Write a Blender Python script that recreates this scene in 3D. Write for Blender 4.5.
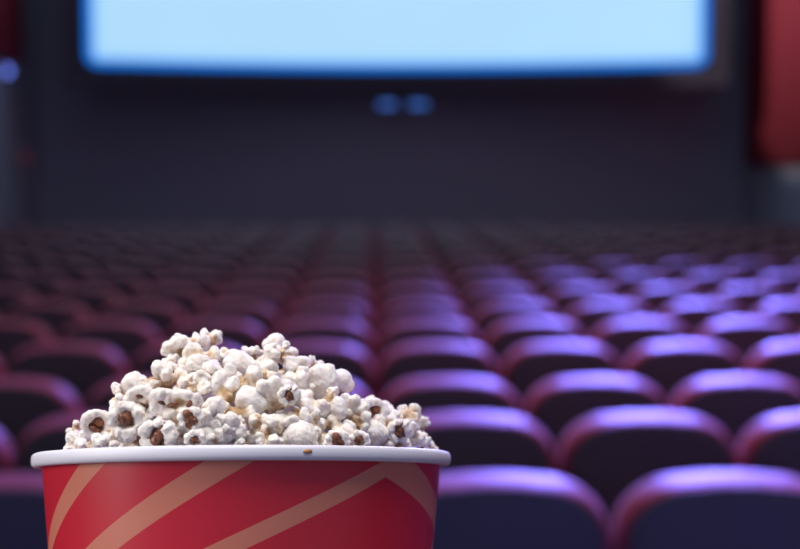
import bpy, bmesh, math, random
from mathutils import Vector, Matrix, Euler, noise

random.seed(7)
for o in list(bpy.data.objects):
    bpy.data.objects.remove(o)
S = bpy.context.scene
C = S.collection

# ------------------------------------------------------------------ camera
FPX = 1450.0                      # focal length in pixels of the 800 x 549 frame
CAM = Vector((0.0, 0.0, 1.70))
PITCH = math.atan((274.5 - 172.0) / FPX)
YAW = math.atan((400.0 - 376.0) / FPX)
cd = bpy.data.cameras.new('camera')
cd.sensor_fit = 'HORIZONTAL'
cd.sensor_width = 36.0
cd.lens = FPX / 800.0 * 36.0
cd.clip_start = 0.02
cd.clip_end = 200
cd.dof.use_dof = True
cd.dof.focus_distance = 0.69
cd.dof.aperture_fstop = 6.3
cam = bpy.data.objects.new('camera', cd)
C.objects.link(cam)
cam.location = CAM
cam.rotation_euler = Euler((math.pi / 2 - PITCH, 0, -YAW), 'XYZ')
S.camera = cam
RM = cam.rotation_euler.to_matrix()


def ray(px, py):
    return RM @ Vector(((px - 400) / FPX, -(py - 274.5) / FPX, -1.0))


def at(px, py, d):
    r = ray(px, py)
    return CAM + r * (d / r.y)


# ------------------------------------------------------------------ light and exposure
S.view_settings.view_transform = 'Standard'
S.view_settings.look = 'None'
S.view_settings.gamma = 1.0
S.view_settings.exposure = 0.0
S.view_settings.use_curve_mapping = False

w = bpy.data.worlds.new('world')
S.world = w
w.use_nodes = True
bg = w.node_tree.nodes['Background']
bg.inputs[0].default_value = (0.62, 0.64, 1.0, 1)
bg.inputs[1].default_value = 0.34


def area(name, loc, target, size, power, color, size_y=None, spread=180):
    d = bpy.data.lights.new(name, 'AREA')
    d.energy = power
    d.color = color
    d.size = size
    d.spread = math.radians(spread)
    if size_y:
        d.shape = 'RECTANGLE'
        d.size_y = size_y
    o = bpy.data.objects.new(name, d)
    C.objects.link(o)
    o.location = loc
    o.rotation_euler = (Vector(target) - Vector(loc)).to_track_quat('-Z', 'Y').to_euler()
    return o


area('bucket_key_light', (-1.5, 0.35, 2.0), (-0.07, 0.78, 1.48), 0.9, 3.3, (1.0, 0.94, 0.88), spread=70)  # added soft key from the left for bucket and popcorn, source unseen
area('popcorn_top_light', (0.0, 0.62, 3.0), (-0.07, 0.76, 1.5), 0.9, 2.8, (1.0, 0.96, 0.93), spread=40)  # added soft light from above for the popcorn, source unseen
area('seat_blue_fill_light', (4.7, 22.5, 8.2), (3.7, 4.2, 0.9), 3.6, 500.0, (0.17, 0.17, 1.0), size_y=1.2, spread=29)  # added blue fill that brightens the seat tops on the right, no known lamp
area('seat_red_fill_light', (2.6, 6.5, 7.5), (2.6, 6.5, 0.0), 5.0, 145.0, (1.0, 0.16, 0.30), spread=100)  # added red fill over the seats, no such lamp in sight
sd = bpy.data.lights.new('right_curtain_fill_light', 'SPOT')  # added unseen spot that brightens the right curtain
sd.energy = 3000.0
sd.color = (1.0, 0.80, 0.78)
sd.spot_size = math.radians(28)
sd.spot_blend = 0.2
sd.shadow_soft_size = 0.12
so = bpy.data.objects.new('right_curtain_fill_light', sd)
C.objects.link(so)
so.location = (-4.5, 22.2, 8.0)
so.rotation_euler = (Vector((6.5, 22.7, 4.75)) - Vector(so.location)).to_track_quat('-Z', 'Y').to_euler()


# ------------------------------------------------------------------ materials
def mat(name, color, rough=0.6, metal=0.0, spec=0.5, **kw):
    m = bpy.data.materials.new(name)
    m.use_nodes = True
    b = m.node_tree.nodes['Principled BSDF']
    b.inputs['Base Color'].default_value = (*color, 1)
    b.inputs['Roughness'].default_value = rough
    b.inputs['Metallic'].default_value = metal
    b.inputs['Specular IOR Level'].default_value = spec
    for k, v in kw.items():
        b.inputs[k.replace('_', ' ')].default_value = v
    return m


def noise_bump(m, scale, strength, dist=0.002, detail=4):
    nt = m.node_tree
    b = nt.nodes['Principled BSDF']
    tc = nt.nodes.new('ShaderNodeTexCoord')
    n = nt.nodes.new('ShaderNodeTexNoise')
    n.inputs['Scale'].default_value = scale
    n.inputs['Detail'].default_value = detail
    bp = nt.nodes.new('ShaderNodeBump')
    bp.inputs['Strength'].default_value = strength
    bp.inputs['Distance'].default_value = dist
    nt.links.new(tc.outputs['Object'], n.inputs['Vector'])
    nt.links.new(n.outputs['Fac'], bp.inputs['Height'])
    nt.links.new(bp.outputs['Normal'], b.inputs['Normal'])
    return n


def noise_tint(m, c1, c2, scale, detail=3):
    nt = m.node_tree
    b = nt.nodes['Principled BSDF']
    tc = nt.nodes.new('ShaderNodeTexCoord')
    n = nt.nodes.new('ShaderNodeTexNoise')
    n.inputs['Scale'].default_value = scale
    n.inputs['Detail'].default_value = detail
    r = nt.nodes.new('ShaderNodeValToRGB')
    r.color_ramp.elements[0].position = 0.3
    r.color_ramp.elements[1].position = 0.7
    r.color_ramp.elements[0].color = (*c1, 1)
    r.color_ramp.elements[1].color = (*c2, 1)
    nt.links.new(tc.outputs['Object'], n.inputs['Vector'])
    nt.links.new(n.outputs['Fac'], r.inputs['Fac'])
    nt.links.new(r.outputs['Color'], b.inputs['Base Color'])


def emit(name, color, strength):
    m = mat(name, (0.02, 0.02, 0.02), 0.5)
    b = m.node_tree.nodes['Principled BSDF']
    b.inputs['Emission Color'].default_value = (*color, 1)
    b.inputs['Emission Strength'].default_value = strength
    return m


M = {}
M['wall'] = mat('dark_wall_fabric', (0.355, 0.385, 0.44), 0.9, spec=0.2)
noise_bump(M['wall'], 60, 0.3, 0.004)
M['mask'] = mat('black_masking_cloth', (0.09, 0.09, 0.11), 0.95, spec=0.1)
noise_bump(M['mask'], 80, 0.2, 0.003)
M['carpet'] = mat('dark_red_carpet', (0.10, 0.02, 0.03), 0.95, spec=0.1)
noise_tint(M['carpet'], (0.08, 0.015, 0.025), (0.13, 0.025, 0.035), 30)
M['seat'] = mat('red_seat_fabric', (0.30, 0.018, 0.040), 0.52, spec=0.6, Sheen_Weight=0.3, Sheen_Roughness=0.5)
noise_bump(M['seat'], 250, 0.15, 0.001)
M['shell'] = mat('black_seat_shell', (0.095, 0.098, 0.105), 0.7, spec=0.25)
noise_bump(M['shell'], 300, 0.1, 0.0005)
M['frame'] = mat('black_metal_frame', (0.05, 0.05, 0.06), 0.5)
M['drape'] = mat('red_drape_fabric', (0.42, 0.055, 0.08), 0.85, spec=0.2)
noise_bump(M['drape'], 120, 0.2, 0.002)
M['cap'] = mat('dark_wood_cap', (0.06, 0.035, 0.03), 0.5)
noise_tint(M['cap'], (0.05, 0.028, 0.022), (0.09, 0.05, 0.035), 6)
M['rim'] = mat('white_rolled_paper', (0.70, 0.70, 0.77), 0.45)
M['inner'] = mat('white_paper', (0.75, 0.74, 0.74), 0.6)
M['hull'] = mat('brown_popcorn_hull', (0.11, 0.03, 0.014), 0.35)
noise_tint(M['hull'], (0.045, 0.014, 0.009), (0.34, 0.12, 0.05), 6)
M['hull_tan'] = mat('tan_popcorn_hull', (0.42, 0.2, 0.07), 0.4)
noise_tint(M['hull_tan'], (0.28, 0.11, 0.04), (0.55, 0.3, 0.13), 7)


def popcorn_material():
    m = mat('popped_corn', (0.85, 0.8, 0.74), 0.75, spec=0.25, Subsurface_Weight=0.25, Subsurface_Scale=0.004)
    nt = m.node_tree
    b = nt.nodes['Principled BSDF']
    b.inputs['Subsurface Radius'].default_value = (1.0, 0.7, 0.45)
    a = nt.nodes.new('ShaderNodeAttribute')
    a.attribute_name = 'tone'
    r = nt.nodes.new('ShaderNodeValToRGB')
    e = r.color_ramp.elements
    e[0].position = 0.0
    e[0].color = (0.46, 0.29, 0.15, 1)
    e[1].position = 1.0
    e[1].color = (0.87, 0.815, 0.745, 1)
    k = r.color_ramp.elements.new(0.40)
    k.color = (0.74, 0.61, 0.45, 1)
    k = r.color_ramp.elements.new(0.68)
    k.color = (0.84, 0.76, 0.65, 1)
    nt.links.new(a.outputs['Fac'], r.inputs['Fac'])
    nt.links.new(r.outputs['Color'], b.inputs['Base Color'])
    noise_bump(m, 7, 0.22, 0.05, 4)
    return m


M['corn'] = popcorn_material()

# ------------------------------------------------------------------ mesh helpers


def obj(name, bm, m, parent=None, smooth=True):
    me = bpy.data.meshes.new(name)
    bmesh.ops.recalc_face_normals(bm, faces=bm.faces)
    bm.to_mesh(me)
    bm.free()
    if m:
        me.materials.append(m)
    if smooth:
        for p in me.polygons:
            p.use_smooth = True
    o = bpy.data.objects.new(name, me)
    C.objects.link(o)
    if parent:
        o.parent = parent
    return o


def tag(o, label=None, cat=None, group=None, kind=None):
    if label:
        o['label'] = label
    if cat:
        o['category'] = cat
    if group:
        o['group'] = group
    if kind:
        o['kind'] = kind
    return o


def empty(name, loc, rot=(0, 0, 0)):
    o = bpy.data.objects.new(name, None)
    o.empty_display_size = 0.05
    C.objects.link(o)
    o.location = loc
    o.rotation_euler = rot
    return o


def add_box(bm, x0, x1, y0, y1, z0, z1, bevel=0.0, seg=2):
    v = [bm.verts.new(p) for p in ((x0, y0, z0), (x1, y0, z0), (x1, y1, z0), (x0, y1, z0),
                                   (x0, y0, z1), (x1, y0, z1), (x1, y1, z1), (x0, y1, z1))]
    fs = [bm.faces.new([v[i] for i in q]) for q in ((0, 3, 2, 1), (4, 5, 6, 7), (0, 1, 5, 4), (1, 2, 6, 5), (2, 3, 7, 6), (3, 0, 4, 7))]
    if bevel:
        es = list({e for f in fs for e in f.edges})
        bmesh.ops.bevel(bm, geom=es, offset=bevel, segments=seg, affect='EDGES', profile=0.5)


def box(x0, x1, y0, y1, z0, z1, bevel=0.0, seg=2):
    bm = bmesh.new()
    add_box(bm, x0, x1, y0, y1, z0, z1, bevel, seg)
    return bm


def lathe(profile, n=96, closed=False):
    bm = bmesh.new()
    rings = []
    for r, z in profile:
        rings.append([bm.verts.new((r * math.cos(2 * math.pi * i / n), r * math.sin(2 * math.pi * i / n), z)) for i in range(n)])
    pairs = list(zip(rings, rings[1:]))
    if closed:
        pairs.append((rings[-1], rings[0]))
    for a, b in pairs:
        for i in range(n):
            j = (i + 1) % n
            bm.faces.new((a[i], a[j], b[j], b[i]))
    return bm


# ------------------------------------------------------------------ the hall
WL, WR, FRONT = -6.0, 6.6, 26.0
EYE = CAM.z
PITCH_ROW, ROW0 = 1.08, 3.5
SEAT_TOP = 0.98
H = [0.737, 0.768, 0.805, 0.795, 0.797, 0.797, 0.785, 0.77, 0.75, 0.735, 0.725, 0.72, 0.715, 0.715, 0.715, 0.715]
ROW_Y = [ROW0 + PITCH_ROW * i for i in range(len(H))]
ROW_Z = [EYE - h - SEAT_TOP for h in H]          # floor height under each row


def floor_z(y):
    if y <= ROW_Y[0]:
        return ROW_Z[0]
    for i in range(len(ROW_Y) - 1):
        if y <= ROW_Y[i + 1] - 0.35:
            # each row stands on a shallow level platform
            if y < ROW_Y[i] + 0.55:
                return ROW_Z[i]
            t = (y - ROW_Y[i] - 0.55) / (PITCH_ROW - 0.90)
            return ROW_Z[i] + (ROW_Z[i + 1] - ROW_Z[i]) * t
        if y <= ROW_Y[i + 1]:
            return ROW_Z[i + 1]
    return ROW_Z[-1]


bm = bmesh.new()
ys = [-1.2, ROW_Y[0] - 0.4]
for i, y in enumerate(ROW_Y):
    ys += [y, y + 0.5499, y + PITCH_ROW - 0.3501]
ys += [FRONT + 0.2]
top = [(bm.verts.new((WL - 0.2, y, floor_z(y))), bm.verts.new((WR + 0.2, y, floor_z(y)))) for y in ys]
bot = [(bm.verts.new((WL - 0.2, y, -0.4)), bm.verts.new((WR + 0.2, y, -0.4))) for y in ys]
for k in range(len(ys) - 1):
    bm.faces.new((top[k][0], top[k][1], top[k + 1][1], top[k + 1][0]))
    bm.faces.new((bot[k][1], bot[k][0], bot[k + 1][0], bot[k + 1][1]))
    for s in (0, 1):
        bm.faces.new((top[k][s], top[k + 1][s], bot[k + 1][s], bot[k][s]))
bm.faces.new((top[0][0], top[0][1], bot[0][1], bot[0][0]))
bm.faces.new((top[-1][0], top[-1][1], bot[-1][1], bot[-1][0]))
tag(obj('floor', bm, M['carpet'], smooth=False), kind='structure')
ZW = min(ROW_Z) - 0.1
tag(obj('wall_left', box(WL - 0.2, WL, -1.2, FRONT, ZW, 9.0), M['wall'], smooth=False), kind='structure')
tag(obj('wall_right', box(WR, WR + 0.2, -1.2, FRONT, ZW, 9.0), M['wall'], smooth=False), kind='structure')
tag(obj('wall_front', box(WL - 0.2, WR + 0.2, FRONT, FRONT + 0.2, ZW, 9.0), M['wall'], smooth=False), kind='structure')

# curved projection screen, with the blue lens halo painted into the picture's edge
SCX, SCZ0, SCH = 0.365, EYE + (172 - 72) / FPX * 25.0, 4.5
HALF = 5.12


def screen_mat():
    m = bpy.data.materials.new('lit_screen_picture')
    m.use_nodes = True
    nt = m.node_tree
    for n in list(nt.nodes):
        nt.nodes.remove(n)
    L = nt.links.new
    uv = nt.nodes.new('ShaderNodeAttribute')
    uv.attribute_name = 'edge_distance'
    mr = nt.nodes.new('ShaderNodeMapRange')
    mr.inputs['From Min'].default_value = 0.0
    mr.inputs['From Max'].default_value = 0.36
    L(uv.outputs['Fac'], mr.inputs['Value'])
    r = nt.nodes.new('ShaderNodeValToRGB')
    e = r.color_ramp.elements
    e[0].position = 0.0
    e[0].color = (0.0, 0.0, 0.0, 1)
    e[1].position = 1.0
    e[1].color = (0.455, 0.745, 1.0, 1)
    k = e.new(0.015)
    k.color = (0.004, 0.16, 0.78, 1)
    k = e.new(0.29)
    k.color = (0.012, 0.25, 0.92, 1)
    k = e.new(0.44)
    k.color = (0.37, 0.68, 1.0, 1)
    L(mr.outputs['Result'], r.inputs['Fac'])
    tc = nt.nodes.new('ShaderNodeTexCoord')
    ns = nt.nodes.new('ShaderNodeTexNoise')
    ns.inputs['Scale'].default_value = 0.35
    L(tc.outputs['Object'], ns.inputs['Vector'])
    mx = nt.nodes.new('ShaderNodeMix')
    mx.data_type = 'RGBA'
    mx.blend_type = 'MULTIPLY'
    mx.inputs['Factor'].default_value = 0.12
    L(r.outputs['Color'], mx.inputs['A'])
    L(ns.outputs['Fac'], mx.inputs['B'])
    em = nt.nodes.new('ShaderNodeEmission')
    em.inputs['Strength'].default_value = 1.06
    L(mx.outputs['Result'], em.inputs['Color'])
    out = nt.nodes.new('ShaderNodeOutputMaterial')
    L(em.outputs['Emission'], out.inputs['Surface'])
    return m


def screen_y(x):
    return 25.0 - 1.0 * (x / HALF) ** 2


sc = empty('projection_screen', (SCX, 25.0, SCZ0))
tag(sc, 'big bright pale blue cinema screen with blue edge halo at the far end', 'screen')
bm = bmesh.new()
ld = bm.verts.layers.float.new('edge_distance')
NX, NZ = 128, 56


def nonlin(i, n, size):   # denser near both ends
    t = i / n
    t = 0.5 - 0.5 * math.cos(math.pi * t)
    return t * size


CR = 0.20                    # the projected picture has rounded corners
grid = []
for iz in range(NZ + 1):
    z = nonlin(iz, NZ, SCH)
    row = []
    for ix in range(NX + 1):
        x = nonlin(ix, NX, 2 * HALF) - HALF
        dx, dz = HALF - abs(x), min(z, SCH - z)
        dist = min(dx, dz)
        if dx < CR and dz < CR:
            dist = CR - math.hypot(CR - dx, CR - dz)
        v = bm.verts.new((x, screen_y(x) - 25.0, z))
        v[ld] = dist
        row.append(v)
    grid.append(row)
for iz in range(NZ):
    for ix in range(NX):
        bm.faces.new((grid[iz][ix], grid[iz][ix + 1], grid[iz + 1][ix + 1], grid[iz + 1][ix]))
obj('picture', bm, screen_mat(), sc)
bm = bmesh.new()                                       # black masking that carries the picture
n = 40


def curved_slab(bm, xa, xb, za, zb, ya, yb):
    rs = []
    for i in range(n + 1):
        x = xa + (xb - xa) * i / n
        y = screen_y(x) - 25.0
        rs.append([bm.verts.new(p) for p in ((x, y + ya, za), (x, y + ya, zb), (x, y + yb, zb), (x, y + yb, za))])
    for a, b in zip(rs, rs[1:]):
        for k in range(4):
            bm.faces.new((a[k], a[(k + 1) % 4], b[(k + 1) % 4], b[k]))
    bm.faces.new(rs[0])
    bm.faces.new(list(reversed(rs[-1])))


curved_slab(bm, -HALF - 0.3, HALF + 0.3, -0.3, SCH + 0.3, 0.03, 0.13)
curved_slab(bm, -HALF - 0.3, HALF + 0.3, -0.3, 0.0, -0.015, 0.03)
curved_slab(bm, -HALF - 0.3, HALF + 0.3, SCH, SCH + 0.3, -0.015, 0.03)
curved_slab(bm, -HALF - 0.3, -HALF, 0.0, SCH, -0.015, 0.03)
curved_slab(bm, HALF, HALF + 0.3, 0.0, SCH, -0.015, 0.03)
obj('masking', bm, M['mask'], sc, smooth=False)
for x in (-4.4, 4.4):
    obj('bracket', box(x - 0.06, x + 0.06, screen_y(x) - 25.0 + 0.12, FRONT - 25.0 - 0.002, 1.5, 1.62), M['frame'], sc, smooth=False)


# red drapes on the side walls
def drape(name, xw, sgn, y0, y1, z0, z1, label):
    r = empty(name, (xw, y0, z0))
    tag(r, label, 'curtain')
    bm = bmesh.new()
    n = 160
    rows = []
    for i in range(n + 1):
        y = (y1 - y0) * i / n
        d = 0.10 + 0.045 * math.sin(y * 2 * math.pi / 0.42) + 0.015 * math.sin(y * 2 * math.pi / 0.17 + 1.3)
        rows.append([bm.verts.new((-sgn * d, y, 0)), bm.verts.new((-sgn * d, y, z1 - z0)),
                     bm.verts.new((-sgn * (d - 0.012), y, z1 - z0)), bm.verts.new((-sgn * (d - 0.012), y, 0))])
    for a, b in zip(rows, rows[1:]):
        for k in range(4):
            bm.faces.new((a[k], a[(k + 1) % 4], b[(k + 1) % 4], b[k]))
    bm.faces.new(rows[0])
    bm.faces.new(list(reversed(rows[-1])))
    obj('drape_cloth', bm, M['drape'], r)
    x0, x1 = sorted((-sgn * 0.005, -sgn * 0.17))
    obj('curtain_rail', box(x0, x1, 0, y1 - y0, z1 - z0, z1 - z0 + 0.08, 0.01), M['frame'], r, smooth=False)


drape('wall_curtain', WR, 1, 15.5, 25.55, 1.82, 8.6, 'long red curtain hanging on the wall right of the screen')
drape('wall_curtain', WL, -1, 17.5, 24.3, 3.5, 8.6, 'dim dark red curtain hanging on the wall left of the screen')


# little lamps
def wall_lamp(px, py, m, r, label, name='wall_lamp'):
    d = (WL) / ((ray(px, py)).x / ray(px, py).y)
    p = at(px, py, d)
    e = empty(name, (WL, p.y, p.z))
    tag(e, label, 'lamp')
    bm = bmesh.new()
    bmesh.ops.create_cone(bm, cap_ends=True, segments=24, radius1=r * 1.25, radius2=r * 1.1, depth=0.05,
                          matrix=Matrix.Translation((0.026, 0, 0)) @ Matrix.Rotation(math.pi / 2, 4, 'Y'))
    obj('lamp_base', bm, M['frame'], e, smooth=False)
    bm = bmesh.new()
    bmesh.ops.create_uvsphere(bm, u_segments=24, v_segments=16, radius=r, matrix=Matrix.Translation((0.05, 0, 0)))
    obj('lamp_globe', bm, m, e)


wall_lamp(3, 71, emit('blue_lamp_glow', (0.16, 0.24, 1.0), 1.8), 0.085, 'round blue wall lamp glowing left of the screen')
wall_lamp(20, 158, emit('red_lamp_glow', (1.0, 0.16, 0.25), 0.09), 0.085, 'faint red wall lamp low on the left wall')
blue_bar = emit('blue_bar_glow', (0.09, 0.27, 1.0), 0.6)
for (pa, pb, lab) in ((379, 395, 'left one of two small blue light bars centred under the screen'),
                      (410, 427, 'right one of two small blue light bars centred under the screen')):
    a, b = at(pa, 104.5, FRONT - 0.09), at(pb, 104.5, FRONT - 0.09)
    e = empty('light_bar', ((a.x + b.x) / 2, FRONT, a.z))
    tag(e, lab, 'light', 'blue light bars under the screen')
    hw = (b.x - a.x) / 2
    obj('housing', box(-hw - 0.03, hw + 0.03, -0.08, -0.001, -0.08, 0.08, 0.01), M['frame'], e, smooth=False)
    obj('lens', box(-hw, hw, -0.095, -0.075, -0.05, 0.05, 0.008), blue_bar, e, smooth=False)


# ------------------------------------------------------------------ cinema seats
def arch(hw, z0, top, d, cr_x=0.19, cr_z=0.165, n=9):
    """outline of a seat back, inset by d: straight sides, broad round shoulders, a slightly crowned top"""
    w_, t_ = hw - d, top - d
    rx, rz = max(cr_x - d * 0.6, 0.03), max(cr_z - d * 0.6, 0.03)
    pts = [(w_, z0 + d)]
    for i in range(n + 1):
        a = math.pi / 2 * i / n
        x = w_ - rx + rx * math.cos(a) ** 0.9
        z = t_ - rz + rz * math.sin(a) ** 0.9
        pts.append((x, z))
    right = pts
    mid = [(0.06, t_ + 0.004), (0.0, t_ + 0.005), (-0.06, t_ + 0.004)]
    left = [(-x, z) for x, z in reversed(right)]
    return right + mid + left


LEAN = math.tan(math.radians(9))


def pad(layers, hw, z0, top, lean=LEAN, zr=0.45, slope=0.0, **kw):
    bm = bmesh.new()
    rings = []
    for y, d in layers:
        dz = slope * (y - layers[-1][0])        # the top falls towards the back
        rings.append([bm.verts.new((x, y - (z - zr) * lean, z + (dz if z > 0.6 else 0))) for x, z in arch(hw, z0, top, d, **kw)])
    for a, b in zip(rings, rings[1:]):
        k = len(a)
        for i in range(k):
            j = (i + 1) % k
            bm.faces.new((a[i], a[j], b[j], b[i]))
    bm.faces.new(rings[0])
    bm.faces.new(list(reversed(rings[-1])))
    return bm


SEATW = 0.58


def make_seat():
    r = empty('cinema_seat', (0, 0, 0))
    tag(r, 'seat', 'seat', 'cinema seats')
    y0 = 0.08   # the leaning back puts the top near y = 0
    obj('backrest', pad([(y0 - 0.066, 0.014), (y0 - 0.063, 0.006), (y0 - 0.055, 0.0015), (y0 - 0.035, 0.0), (y0 - 0.01, 0),
                         (y0 + 0.03, 0.0), (y0 + 0.055, 0.004), (y0 + 0.075, 0.016), (y0 + 0.085, 0.036), (y0 + 0.088, 0.06)],
                        0.286, 0.42, SEAT_TOP, slope=0.15), M['seat'], r)
    obj('back_shell', pad([(y0 - 0.084, 0.012), (y0 - 0.081, 0.003), (y0 - 0.074, 0.0), (y0 - 0.060, 0.0)],
                          0.262, 0.36, SEAT_TOP - 0.022, cr_x=0.18, cr_z=0.145), M['shell'], r)
    bm = bmesh.new()                                   # tipped-up seat pad
    add_box(bm, -0.235, 0.235, -0.055, 0.055, 0.0, 0.44, 0.04, 4)
    bmesh.ops.transform(bm, matrix=Matrix.Translation((0, y0 + 0.20, 0.40)) @ Matrix.Rotation(math.radians(7), 4, 'X'), verts=bm.verts)
    obj('seat_cushion', bm, M['seat'], r)
    for s in (-1, 1):
        x = s * 0.2725
        obj('armrest', box(x - 0.0155, x + 0.0155, y0 + 0.10, y0 + 0.46, 0.60, 0.64, 0.01), M['shell'], r)
        bm = box(x - 0.013, x + 0.013, y0 + 0.13, y0 + 0.36, 0.02, 0.60, 0.006)
        add_box(bm, x - 0.015, x + 0.015, y0 + 0.08, y0 + 0.42, 0.0, 0.022, 0.004)
        obj('leg', bm, M['frame'], r, smooth=False)
    return r


def dup(root):
    r = root.copy()
    C.objects.link(r)
    for ch in list(root.children):
        c = ch.copy()
        C.objects.link(c)
        c.parent = r
    return r


ORD = ['first', 'second', 'third', 'fourth', 'fifth', 'sixth', 'seventh', 'eighth', 'ninth', 'tenth', 'eleventh', 'twelfth',
       'thirteenth', 'fourteenth', 'fifteenth', 'sixteenth', 'seventeenth', 'eighteenth', 'nineteenth', 'twentieth']
proto = make_seat()
first = True
for ri, y in enumerate(ROW_Y):
    lo, hi = -376 / FPX * y / SEATW, 424 / FPX * y / SEATW
    for k in range(-10, 11):
        if k + 1 <= lo - 0.45 or k >= hi + 0.45:
            continue
        x = (k + 0.5) * SEATW
        if x - 0.29 < WL + 0.3 or x + 0.29 > WR - 0.7:
            continue
        s = proto if first else dup(proto)
        first = False
        s.location = (x, y, ROW_Z[ri])
        side = f'{ORD[k]} right' if k >= 0 else f'{ORD[-k - 1]} left'
        rowtxt = 'nearest row' if ri == 0 else f'{ORD[ri]} row from the bucket'
        s['label'] = f'red cinema seat in the {rowtxt}, {side} of screen middle'
        s['group'] = 'cinema seats in rows facing the screen'

# ------------------------------------------------------------------ ledge behind the last row, then the bucket
TILT = math.radians(-13.3)
AZ = math.atan((376 - 241) / FPX)
RIM_R = 0.1045                     # paper wall radius at the lip
RIMC = at(244.0, 460.8, 0.762)
BROT = Euler((TILT, math.radians(1.0), AZ), 'XYZ')
BM_ = BROT.to_matrix()
BH = 0.205
BASE = RIMC - BM_ @ Vector((0, 0, BH))
R_BOT = RIM_R - BH * math.tan(math.radians(6.0))

# low wall with a cap that slopes the way the bucket leans
lz = BASE.z - 0.0012 - math.sin(TILT) * 0.0
capx0, capx1 = WL + 0.001, WR - 0.001
sl = math.tan(TILT)
bm = bmesh.new()
prof = []
for dy, off in ((-0.15, 0), (0.14, 0), (0.14, -0.035), (-0.15, -0.035)):
    prof.append((BASE.y + dy, lz - 0.004 + dy * sl + off))
va = [bm.verts.new((capx0, y, z)) for y, z in prof]
vb = [bm.verts.new((capx1, y, z)) for y, z in prof]
for k in range(4):
    bm.faces.new((va[k], va[(k + 1) % 4], vb[(k + 1) % 4], vb[k]))
bm.faces.new(va)
bm.faces.new(list(reversed(vb)))
tag(obj('trim_1', bm, M['cap'], smooth=False), kind='structure')
bm = bmesh.new()
ya, yb = BASE.y - 0.10, BASE.y + 0.10
za, zb = lz - 0.004 - 0.035 - 0.10 * sl, lz - 0.004 - 0.035 + 0.10 * sl
va = [bm.verts.new((capx0, y, z)) for y, z in ((ya, floor_z(0)), (yb, floor_z(0)), (yb, zb), (ya, za))]
vb = [bm.verts.new((capx1, y, z)) for y, z in ((ya, floor_z(0)), (yb, floor_z(0)), (yb, zb), (ya, za))]
for k in range(4):
    bm.faces.new((va[k], va[(k + 1) % 4], vb[(k + 1) % 4], vb[k]))
bm.faces.new(va)
bm.faces.new(list(reversed(vb)))
tag(obj('wall_rear', bm, M['wall'], smooth=False), kind='structure')


def bucket_mat():
    m = mat('red_striped_card', (0.5, 0.02, 0.04), 0.32, spec=0.45)
    nt = m.node_tree
    L = nt.links.new
    b = nt.nodes['Principled BSDF']
    at_ = nt.nodes.new('ShaderNodeAttribute')
    at_.attribute_name = 'wrap'            # x = angle from the front, y = distance below the lip in millimetres
    sp = nt.nodes.new('ShaderNodeSeparateXYZ')
    L(at_.outputs['Vector'], sp.inputs[0])

    def mth(op, a, b_=None, c=None):
        n = nt.nodes.new('ShaderNodeMath')
        n.operation = op
        for i, v in enumerate((a, b_, c)):
            if v is None:
                continue
            if isinstance(v, (int, float)):
                n.inputs[i].default_value = v
            else:
                L(v, n.inputs[i])
        return n.outputs[0]
    th, h = mth('SUBTRACT', sp.outputs['X'], 0.035), mth('SUBTRACT', sp.outputs['Y'], 4.0)

    def right_of(a0, s1, s2=0.0):          # 1 where th > a0 + s1 h + s2 h^2
        q = mth('MULTIPLY_ADD', h, s2, s1)
        e = mth('MULTIPLY_ADD', h, q, a0)
        return mth('GREATER_THAN', th, e)

    def left_of(a0, s1, s2=0.0):
        return mth('SUBTRACT', 1.0, right_of(a0, s1, s2))

    K = FPX / 0.70 / 1000.0                # pixels of the picture per millimetre at the lip
    def P(a0, s):                          # slope given per pixel
        return a0, s * K
    stripes = []
    stripes.append(mth('MULTIPLY', right_of(*P(-0.89, -0.0064)), left_of(*P(-0.715, -0.0067))))
    stripes.append(mth('MULTIPLY', right_of(*P(-0.22, -0.0081)), left_of(*P(0.0, -0.0081))))
    a = mth('MULTIPLY', right_of(*P(0.635, -0.0105)), left_of(*P(0.825, -0.0104)))
    c = mth('MULTIPLY', right_of(*P(0.505, 0.0121)), left_of(*P(0.91, 0.0104)))
    up = mth('MULTIPLY', right_of(*P(0.635, -0.0105)), left_of(*P(0.91, 0.0104)))
    roof = mth('MAXIMUM', left_of(*P(0.825, -0.0104)), right_of(*P(0.505, 0.0121)))
    stripes.append(mth('MULTIPLY', up, roof))
    # the same rays carry on round the back of the bucket
    for k in range(5):
        a0 = 1.95 + 0.62 * k
        stripes.append(mth('MULTIPLY', right_of(*P(a0, -0.008 + 0.003 * k)), left_of(*P(a0 + 0.27, -0.008 + 0.003 * k))))
    s = stripes[0]
    for q in stripes[1:]:
        s = mth('MAXIMUM', s, q)
    # pale tip of a printed spark low on the front right
    d1 = mth('MULTIPLY', mth('ABSOLUTE', mth('SUBTRACT', th, 0.70)), 104.0)
    d2 = mth('ABSOLUTE', mth('SUBTRACT', h, 46.0))
    spark = mth('LESS_THAN', mth('MULTIPLY_ADD', d1, 1.6, d2), 5.0)
    mx = nt.nodes.new('ShaderNodeMix')
    mx.data_type = 'RGBA'
    mx.inputs['A'].default_value = (0.52, 0.016, 0.034, 1)
    mx.inputs['B'].default_value = (0.58, 0.19, 0.125, 1)
    L(s, mx.inputs['Factor'])
    m2 = nt.nodes.new('ShaderNodeMix')
    m2.data_type = 'RGBA'
    m2.inputs['B'].default_value = (0.75, 0.45, 0.42, 1)
    L(spark, m2.inputs['Factor'])
    L(mx.outputs['Result'], m2.inputs['A'])
    L(m2.outputs['Result'], b.inputs['Base Color'])
    return m


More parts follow.
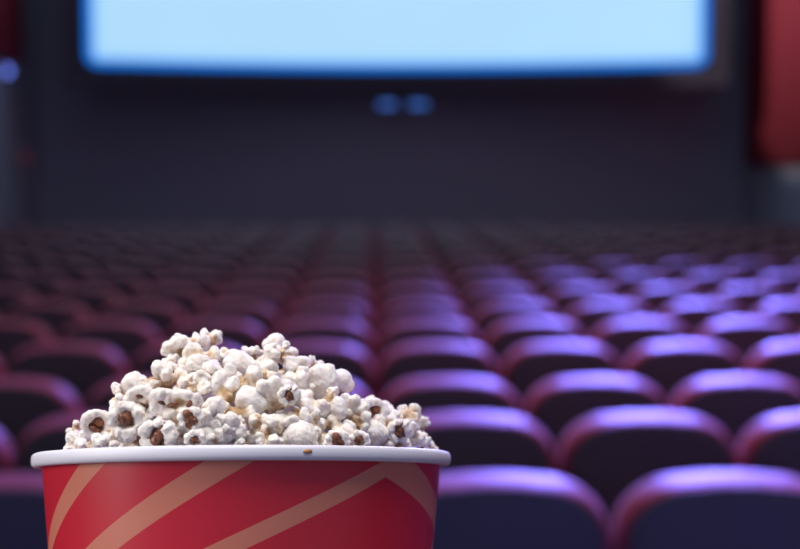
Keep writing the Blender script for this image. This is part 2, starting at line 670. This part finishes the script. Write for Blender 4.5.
def build_bucket():
    r = empty('popcorn_bucket', BASE, BROT)
    tag(r, 'red paper popcorn bucket with salmon stripes and white rolled rim', 'bucket')
    bm = bmesh.new()
    lay = bm.verts.layers.float_vector.new('wrap')
    n = 256
    levels = 24
    rings = []
    for k in range(levels + 1):
        z = BH * k / levels
        rad = R_BOT + (RIM_R - R_BOT) * k / levels
        ring = []
        for i in range(n + 1):                 # seam at the back: first and last column coincide
            th = -math.pi + 2 * math.pi * i / n
            v = bm.verts.new((rad * math.sin(th), -rad * math.cos(th), z))
            # angles right of the front count on past the seam, so the stripes stay even
            v[lay] = (th if i < n else math.pi, (BH - z) * 1000.0, 0)
            ring.append(v)
        rings.append(ring)
    for a, b in zip(rings, rings[1:]):
        for i in range(n):
            bm.faces.new((a[i], a[i + 1], b[i + 1], b[i]))
    bmat = bucket_mat()
    o = obj('bucket_wall', bm, bmat, r)
    t = 0.0008
    obj('inner_wall', lathe([(R_BOT - t, 0.006), (RIM_R - t, BH)], 128), M['inner'], r)
    obj('bucket_bottom', lathe([(0.0001, 0.004), (R_BOT - 0.0008, 0.004), (R_BOT - 0.0008, 0.008), (0.0001, 0.008)], 96, True), M['inner'], r)
    prof = []
    ro, rz = 0.0030, 0.0036               # rolled lip: a flattened tube round the top
    for i in range(20):
        a = 2 * math.pi * i / 20
        ca, sa = math.cos(a), math.sin(a)
        sx = math.copysign(abs(ca) ** 0.7, ca)
        sz = math.copysign(abs(sa) ** 0.7, sa)
        prof.append((RIM_R + 0.0022 + ro * sx, BH + rz * sz))
    obj('rim', lathe(prof, 160, True), M['rim'], r)
    return r


bucket = build_bucket()
BW = Matrix.Translation(BASE) @ BM_.to_4x4()
BWI = BW.inverted()


def to_local(px, py, ylocal):
    """bucket-frame point on the pixel's line of sight, in the plane y = ylocal of the bucket"""
    o = BWI @ CAM
    d = BWI.to_3x3() @ ray(px, py)
    t = (ylocal - o.y) / d.y
    return o + d * t


# ------------------------------------------------------------------ popcorn
OUT = [(50, 446), (66, 440), (74, 418), (92, 408), (112, 404), (118, 375), (135, 368), (158, 366), (164, 350), (178, 336), (195, 330), (218, 331), (236, 344),
       (250, 343), (262, 345), (270, 330), (282, 334), (294, 352), (306, 358), (326, 364), (345, 370), (350, 384), (368, 392), (372, 402), (390, 410),
       (405, 404), (418, 414), (430, 434), (440, 446)]


def out_h(px):
    if px <= OUT[0][0] or px >= OUT[-1][0]:
        return 1.0
    for (a, ya), (b, yb) in zip(OUT, OUT[1:]):
        if a <= px <= b:
            return max(1.0, 446 - (ya + (yb - ya) * (px - a) / (b - a)))
    return 1.0


def heap_y(px, py):
    """how far towards the camera the heap's surface lies at this pixel (bucket frame)"""
    x = (px - 241) * 0.000515
    Y = math.sqrt(max(0.0004, 0.100 ** 2 - x * x))
    t = min(1.0, max(0.0, (446 - py) / out_h(px)))
    return -(Y - 0.012) * math.sqrt(max(0.0, 1 - t ** 1.6))


def ball_mesh(balls, core, voxel=0.034, tone_near=0.16, tone_far=0.40, smooth=2, rough=0.055, seed=0):
    bm = bmesh.new()
    for c, rr, *st in balls:
        mt = Matrix.Translation(c)
        if st:
            mt = mt @ st[0]
        bmesh.ops.create_icosphere(bm, subdivisions=3, radius=rr, matrix=mt)
    me = bpy.data.meshes.new('tmp')
    bm.to_mesh(me)
    bm.free()
    o = bpy.data.objects.new('tmp', me)
    C.objects.link(o)
    md = o.modifiers.new('r', 'REMESH')
    md.mode = 'VOXEL'
    md.voxel_size = voxel
    sm = o.modifiers.new('s', 'SMOOTH')
    sm.iterations = smooth
    sm.factor = 0.5
    dg = bpy.context.evaluated_depsgraph_get()
    out = bpy.data.meshes.new_from_object(o.evaluated_get(dg))
    bpy.data.objects.remove(o)
    bpy.data.meshes.remove(me)
    off = Vector((seed * 3.1, seed * 1.7, 0))
    at_ = out.attributes.new('tone', 'FLOAT', 'POINT')
    vals = []
    for v in out.vertices:
        p = v.co.copy()
        nz = noise.noise(p * 5.5 + off)
        n2 = noise.noise(p * 13 + off)
        dist = (p - core).length
        t = (dist - tone_near) / (tone_far - tone_near) + 0.6 * nz + 0.3 * n2 + 0.02
        vals.append(min(1.0, max(0.0, t)))
        v.co = p + v.normal * (rough * nz + rough * 0.45 * n2)
    at_.data.foreach_set('value', vals)
    for p in out.polygons:
        p.use_smooth = True
    out.materials.clear()
    out.materials.append(M['corn'])
    return out


def rnd_dir(rg):
    while True:
        v = Vector((rg.uniform(-1, 1), rg.uniform(-1, 1), rg.uniform(-1, 1)))
        if 0.2 < v.length < 1:
            return v.normalized()


def plain(seed, lobes=5, spread=0.27, rmin=0.15, rmax=0.24, bumps=2):
    rg = random.Random(seed)
    core = Vector((0, 0, 0))
    balls = [(core, 0.19)]
    dirs = []
    tries = 0
    while len(dirs) < lobes and tries < 500:
        tries += 1
        d = rnd_dir(rg)
        if all(d.angle(e) > 0.95 - tries * 0.001 for e in dirs):
            dirs.append(d)
    for d in dirs:
        rr = rg.uniform(rmin, rmax)
        c = d * spread * rg.uniform(0.85, 1.25)
        st = Euler((rg.uniform(0, 6), rg.uniform(0, 6), 0)).to_matrix().to_4x4() @ Matrix.Diagonal((rg.uniform(0.65, 0.95), rg.uniform(0.95, 1.1), rg.uniform(1.0, 1.35), 1))
        balls.append((c, rr, st))
        for _ in range(bumps):
            e = (d + rnd_dir(rg) * 0.9).normalized()
            balls.append((c + e * rr * 0.7, rr * rg.uniform(0.45, 0.75)))
    back = -sum(dirs, Vector((0, 0, 0)))
    core_pt = back.normalized() * 0.12 if back.length > 0.1 else core
    return ball_mesh(balls, core_pt, seed=seed), []


def smooth_one(seed):
    rg = random.Random(seed)
    balls = [(Vector((0, 0, 0.05)), 0.36), (Vector((0.16, -0.02, -0.1)), 0.27), (Vector((-0.17, 0.05, -0.14)), 0.25)]
    for _ in range(4):
        d = rnd_dir(rg)
        balls.append((Vector((0, 0, 0.02)) + d * 0.28, rg.uniform(0.1, 0.17)))
    return ball_mesh(balls, Vector((0.05, 0, -0.42)), tone_near=0.1, tone_far=0.45, seed=seed, rough=0.022), []


def fan(seed):
    rg = random.Random(seed)
    balls = []
    for i in range(5):
        a = math.radians(-62 + 31 * i)
        for k in range(5):
            t = 0.08 + 0.095 * k
            balls.append((Vector((math.sin(a) * t, 0.05 * rg.uniform(-1, 1) - 0.02 * k, -0.2 + math.cos(a) * t * 1.25)), 0.085 + 0.013 * k))
    balls.append((Vector((0, 0.1, -0.12)), 0.22))
    return ball_mesh(balls, Vector((0, -0.05, -0.22)), tone_near=0.1, tone_far=0.5, seed=seed, rough=0.02), []


def hull_mesh(blobs, seed=0, m='hull'):
    me = ball_mesh(blobs, Vector((9, 9, 9)), voxel=0.03, smooth=2, rough=0.03, seed=seed)
    me.materials.clear()
    me.materials.append(M[m])
    return me


def sq(x, y, z):
    return Matrix.Diagonal((x, y, z, 1))


def ring(seed, two=False):
    """a round flake that curls into a ring, facing -y, brown hull inside"""
    balls = []
    rg = random.Random(seed)
    for i in range(18):
        a = 2 * math.pi * i / 18
        rr = 0.135 + 0.02 * math.sin(3 * a + seed)
        balls.append((Vector((0.33 * math.cos(a), -0.03 + 0.03 * math.sin(2 * a), 0.33 * math.sin(a) * (1.15 if two else 1.0))), rr))
    for _ in range(5):
        balls.append((Vector((rg.uniform(-.2, .2), 0.22, rg.uniform(-.2, .2))), rg.uniform(0.16, 0.24)))
    if two:
        balls += [(Vector((-0.12, -0.02, 0.09)), 0.10), (Vector((0.12, -0.02, 0.08)), 0.10), (Vector((0, 0.0, 0.08)), 0.1)]
    me = ball_mesh(balls, Vector((0, 0.1, 0)), tone_near=0.05, tone_far=0.33, seed=seed, rough=0.02)
    if two:
        hs = [hull_mesh([(Vector((0, -0.02, 0.24)), 0.11)], seed), hull_mesh([(Vector((0.0, -0.03, -0.12)), 0.17, sq(0.8, 0.6, 1.1))], seed + 1)]
    else:
        hs = [hull_mesh([(Vector((0.05, -0.05, 0.10)), 0.16, sq(1.1, 0.7, 0.75)), (Vector((0.09, -0.03, 0.04)), 0.13)], seed),
              hull_mesh([(Vector((-0.03, -0.06, -0.11)), 0.17, Matrix.Rotation(0.4, 4, 'Y') @ sq(1.15, 0.7, 0.6))], seed + 1)]
    return me, hs


def dark(seed, big=1.0):
    """a piece with a ragged brown hollow in its front, also standing in for shaded gaps"""
    rg = random.Random(seed)
    balls = []
    for i in range(9):
        a = 2 * math.pi * i / 9 + rg.uniform(-.15, .15)
        balls.append((Vector((0.34 * math.cos(a), rg.uniform(-.08, .06), 0.34 * math.sin(a))), rg.uniform(0.12, 0.19)))
    for _ in range(5):
        balls.append((Vector((rg.uniform(-.22, .22), 0.24, rg.uniform(-.22, .22))), rg.uniform(0.17, 0.24)))
    me = ball_mesh(balls, Vector((0, 0.1, 0)), tone_near=0.1, tone_far=0.34, seed=seed)
    bl = [(Vector((rg.uniform(-.19, .19) * big, rg.uniform(-.09, .0), rg.uniform(-.22, .22) * big)), rg.uniform(0.10, 0.16) * big) for _ in range(9)]
    return me, [hull_mesh(bl, seed + 2)]


def slit(seed):
    """a wide flake with three small brown slits along its front"""
    rg = random.Random(seed)
    balls = []
    for i in range(7):
        x = -0.42 + 0.14 * i
        balls.append((Vector((x, 0.02, 0.15 + 0.04 * math.sin(i * 1.7))), 0.15))
        balls.append((Vector((x, 0.0, -0.15 + 0.04 * math.cos(i * 1.3))), 0.13))
        balls.append((Vector((x, 0.14, 0.0)), 0.16))
    me = ball_mesh(balls, Vector((0, 0.05, 0)), tone_near=0.1, tone_far=0.3, seed=seed)
    hs = []
    for x, z, ang, L in ((-0.28, 0.06, 0.5, 0.11), (-0.03, 0.0, -0.35, 0.12), (0.33, 0.03, -1.0, 0.13)):
        hs.append(hull_mesh([(Vector((x, -0.03, z)), L, Matrix.Rotation(ang, 4, 'Y') @ sq(1.15, 0.8, 0.55))], seed))
    return me, hs


def tan_one(seed):
    me, _ = plain(seed, 5)
    rg = random.Random(seed)
    hs = [hull_mesh([(Vector((rg.uniform(-.1, .1), -0.2, rg.uniform(-.1, .1))), 0.16, sq(1, 0.8, 0.8)),
                     (Vector((0.08, -0.22, -0.02)), 0.11)], seed, 'hull_tan')]
    return me, hs


KINDS = {'p': [plain(11, 5), plain(12, 6), plain(13, 4, 0.28), plain(14, 7, 0.3, 0.13, 0.19), plain(15, 5, 0.3), plain(16, 6, 0.29, 0.14, 0.2),
               plain(17, 5, 0.26), plain(18, 7, 0.29, 0.12, 0.18, 4), plain(19, 4, 0.3, 0.17, 0.24), plain(20, 6, 0.28)],
         's': [smooth_one(31), smooth_one(32)], 'f': [fan(41), fan(42)], 'r': [ring(51), ring(53)], 'R': [ring(55, True)],
         'd': [dark(61), dark(62), dark(63, 1.15)], 'l': [slit(71)], 't': [tan_one(81), tan_one(82)]}
LOOK = {'p': 'white lumpy popcorn', 's': 'smooth rounded white popcorn', 'f': 'fan-shaped cream popcorn', 'r': 'popcorn ring with brown hull inside',
        'R': 'popcorn with two brown holes', 'd': 'popcorn with ragged brown hollow and gap shade', 'l': 'wide popcorn with three brown slits', 't': 'white popcorn with tan hull'}
# px, py, width in px, kind; several 'd' hulls stand in for shaded gaps
PIECES = [(75, 427, 22, 'p'), (79, 443, 26, 'p'), (97, 424, 33, 'r'), (100, 443, 28, 'p'), (114, 437, 28, 'p'), (127, 420, 38, 'd'), (120, 399, 24, 'p'),
          (134, 384, 34, 's'), (141, 403, 36, 'R'), (153, 380, 34, 'p'), (158, 436, 38, 'd'), (133, 443, 30, 'p'), (175, 404, 44, 'l'),
          (177, 428, 38, 'p'), (191, 419, 26, 'd'), (195, 440, 22, 'd'), (206, 437, 26, 's'), (223, 440, 30, 'p'), (213, 416, 34, 'p'), (153, 418, 28, 'p'),
          (178, 349, 36, 'p'), (193, 340, 26, 'p'), (170, 366, 24, 'p'), (209, 340, 30, 'p'), (200, 362, 42, 'p'), (227, 354, 28, 'p'), (217, 374, 36, 't'),
          (184, 385, 30, 'p'), (168, 379, 34, 'p'), (160, 392, 26, 'p'), (202, 388, 34, 'p'), (238, 363, 38, 's'), (253, 351, 24, 'p'), (247, 388, 38, 'p'), (275, 341, 26, 's'), (283, 351, 26, 'p'),
          (267, 361, 32, 'p'), (291, 364, 42, 'p'), (262, 377, 30, 'p'), (250, 403, 34, 's'), (236, 416, 36, 'p'), (274, 400, 42, 'f'), (289, 395, 22, 'd'),
          (225, 396, 38, 'p'), (228, 428, 32, 'p'), (257, 430, 34, 'p'), (268, 441, 28, 'p'), (243, 443, 20, 'p'), (293, 420, 36, 'p'), (299, 440, 42, 's'),
          (279, 427, 30, 'p'), (320, 384, 42, 's'), (341, 379, 30, 's'), (328, 367, 16, 'p'), (312, 367, 22, 't'), (309, 405, 38, 't'), (328, 404, 34, 'p'),
          (310, 428, 32, 'p'), (333, 422, 38, 'p'), (337, 441, 24, 'd'), (349, 413, 34, 'f'), (349, 438, 26, 'p'), (361, 403, 38, 'p'), (373, 434, 30, 's'),
          (359, 441, 22, 'd'), (374, 411, 28, 'r'), (385, 428, 32, 't'), (392, 441, 30, 'p'), (388, 413, 26, 't'), (399, 431, 26, 'd'), (408, 413, 34, 'p'),
          (420, 422, 22, 'p'), (408, 441, 28, 'p'), (420, 442, 20, 'p'), (431, 443, 16, 'p'), (357, 422, 30, 'p'), (322, 440, 28, 'p'), (300, 383, 30, 'p')]

rg = random.Random(5)
placed = []
for px, py, wd, k in PIECES:
    edge = 446 - py > out_h(px) - 20            # pieces on the heap's outline keep their own size
    placed.append([px, py + (3 if edge and k in 'ps' else 0), wd * (1.06 if edge or k in 'rRdl' else 1.2), k, 0.0])
cand = []
for gy in range(350, 446, 9):                       # pieces that show in the gaps between the others, a little deeper
    for gx in range(70, 436, 10):
        px, py = gx + rg.uniform(-4, 4), gy + rg.uniform(-3, 3)
        if 446 - py > out_h(px) - 14:
            continue
        if all(math.hypot(px - q[0], py - q[1]) > 0.42 * q[2] + 8 for q in placed + cand):
            cand.append([px, py, rg.uniform(28, 36), rg.choice('pppppft'), 0.012])
placed += cand


def band(py):
    for lim, txt in ((352, 'at the very peak of the heap'), (376, 'high on the heap'), (396, 'on the upper slope'), (414, 'halfway up the heap'),
                     (432, 'low on the heap'), (999, 'down along the white rim')):
        if py < lim:
            return txt


groups = {}
for q in placed:
    groups.setdefault((q[3], band(q[1])), []).append(q)
uses = {}
for q in placed:
    px, py, wd, k, deep = q
    mem = sorted(groups[(k, band(py))])
    i = mem.index(q)
    pos = f', {ORD[i]} from left' if len(mem) > 1 else ''
    lab = f'{LOOK[k]} {band(py)}{pos}'
    var = KINDS[k][uses.get(k, 0) % len(KINDS[k])]
    uses[k] = uses.get(k, 0) + 1
    yl = heap_y(px, py) + deep - (0.015 if k in 'rRdl' else 0.0)
    loc = BW @ to_local(px, py, yl)
    depth = (loc - CAM).length
    size = wd * depth / FPX
    o = bpy.data.objects.new('popcorn', var[0])
    C.objects.link(o)
    o.location = loc
    o.scale = (size,) * 3
    if k == 'p':
        o.rotation_euler = (rg.uniform(0, 6.28), rg.uniform(0, 6.28), rg.uniform(0, 6.28))
    elif k in 'st':
        o.rotation_euler = (rg.uniform(-.3, .3), rg.uniform(-.6, .6), rg.uniform(-.3, .3))
    else:
        o.rotation_euler = (rg.uniform(-.15, .25), rg.uniform(-.3, .3) if k in 'fd' else 0.0, AZ + rg.uniform(-.2, .2))
    tag(o, lab, 'popcorn', 'popcorn heaped in the bucket')
    for hm in var[1]:
        h_ = bpy.data.objects.new('hull', hm)
        C.objects.link(h_)
        h_.parent = o

# the uncounted rest of the popcorn that fills the bucket under and behind the pieces above
bm = bmesh.new()
srcs = []
for me, _h in KINDS['p'][:4]:
    b2 = bmesh.new()
    b2.from_mesh(me)
    srcs.append(b2)
verts, faces, tones = [], [], []


def add_piece(loc, size, me):
    R_ = Euler((rg.uniform(0, 6.28), rg.uniform(0, 6.28), rg.uniform(0, 6.28))).to_matrix()
    o_ = len(verts)
    tl = me.attributes['tone'].data
    for v in me.vertices:
        verts.append(loc + R_ @ v.co * size)
        tones.append(tl[v.index].value)
    for p in me.polygons:
        faces.append([i + o_ for i in p.vertices])


for b2 in srcs:
    b2.free()
bm.free()
for gx in range(-95, 96, 15):
    for gy in range(-95, 96, 15):
        x = (gx + rg.uniform(-4, 4)) / 1000
        y = (gy + rg.uniform(-4, 4)) / 1000
        if math.hypot(x, y) > 0.089:
            continue
        px = 241 + x / 0.000515
        Y = math.sqrt(0.1 ** 2 - x * x)
        hh = out_h(px) * 0.000515
        z = (hh - 0.016) * (1 - min(1, abs(y) / Y) ** 2) - 0.012 if y < 0 else (hh - 0.014) * (1 - min(1, abs(y) / Y) ** 2.4) - 0.008
        z = max(z, -0.014)
        add_piece(Vector((x, y, BH + z)), 0.021, KINDS['p'][rg.randrange(4)][0])
me = bpy.data.meshes.new('popcorn_filling')
me.from_pydata([tuple(v) for v in verts], [], faces)
a_ = me.attributes.new('tone', 'FLOAT', 'POINT')
a_.data.foreach_set('value', tones)
for p in me.polygons:
    p.use_smooth = True
me.materials.append(M['corn'])
o = bpy.data.objects.new('popcorn_filling', me)
C.objects.link(o)
o.matrix_world = BW
tag(o, 'loose mass of popcorn filling the bucket beneath the heap', 'popcorn', kind='stuff')

# a brown crumb stuck to the rim
bm = bmesh.new()
bmesh.ops.create_icosphere(bm, subdivisions=2, radius=0.0016, matrix=Matrix.Diagonal((1.5, 0.5, 0.7, 1)))
cl = obj('popcorn_crumb', bm, M['hull_tan'])
th = math.asin((297 - 242) / 210.0)
rr = RIM_R + 0.0052
cl.location = BW @ Vector((rr * math.sin(th), -rr * math.cos(th), BH + 0.0005))
cl.rotation_euler = (TILT, 0, AZ + th)
tag(cl, 'tiny tan crumb stuck on the white rim of the bucket', 'crumb')
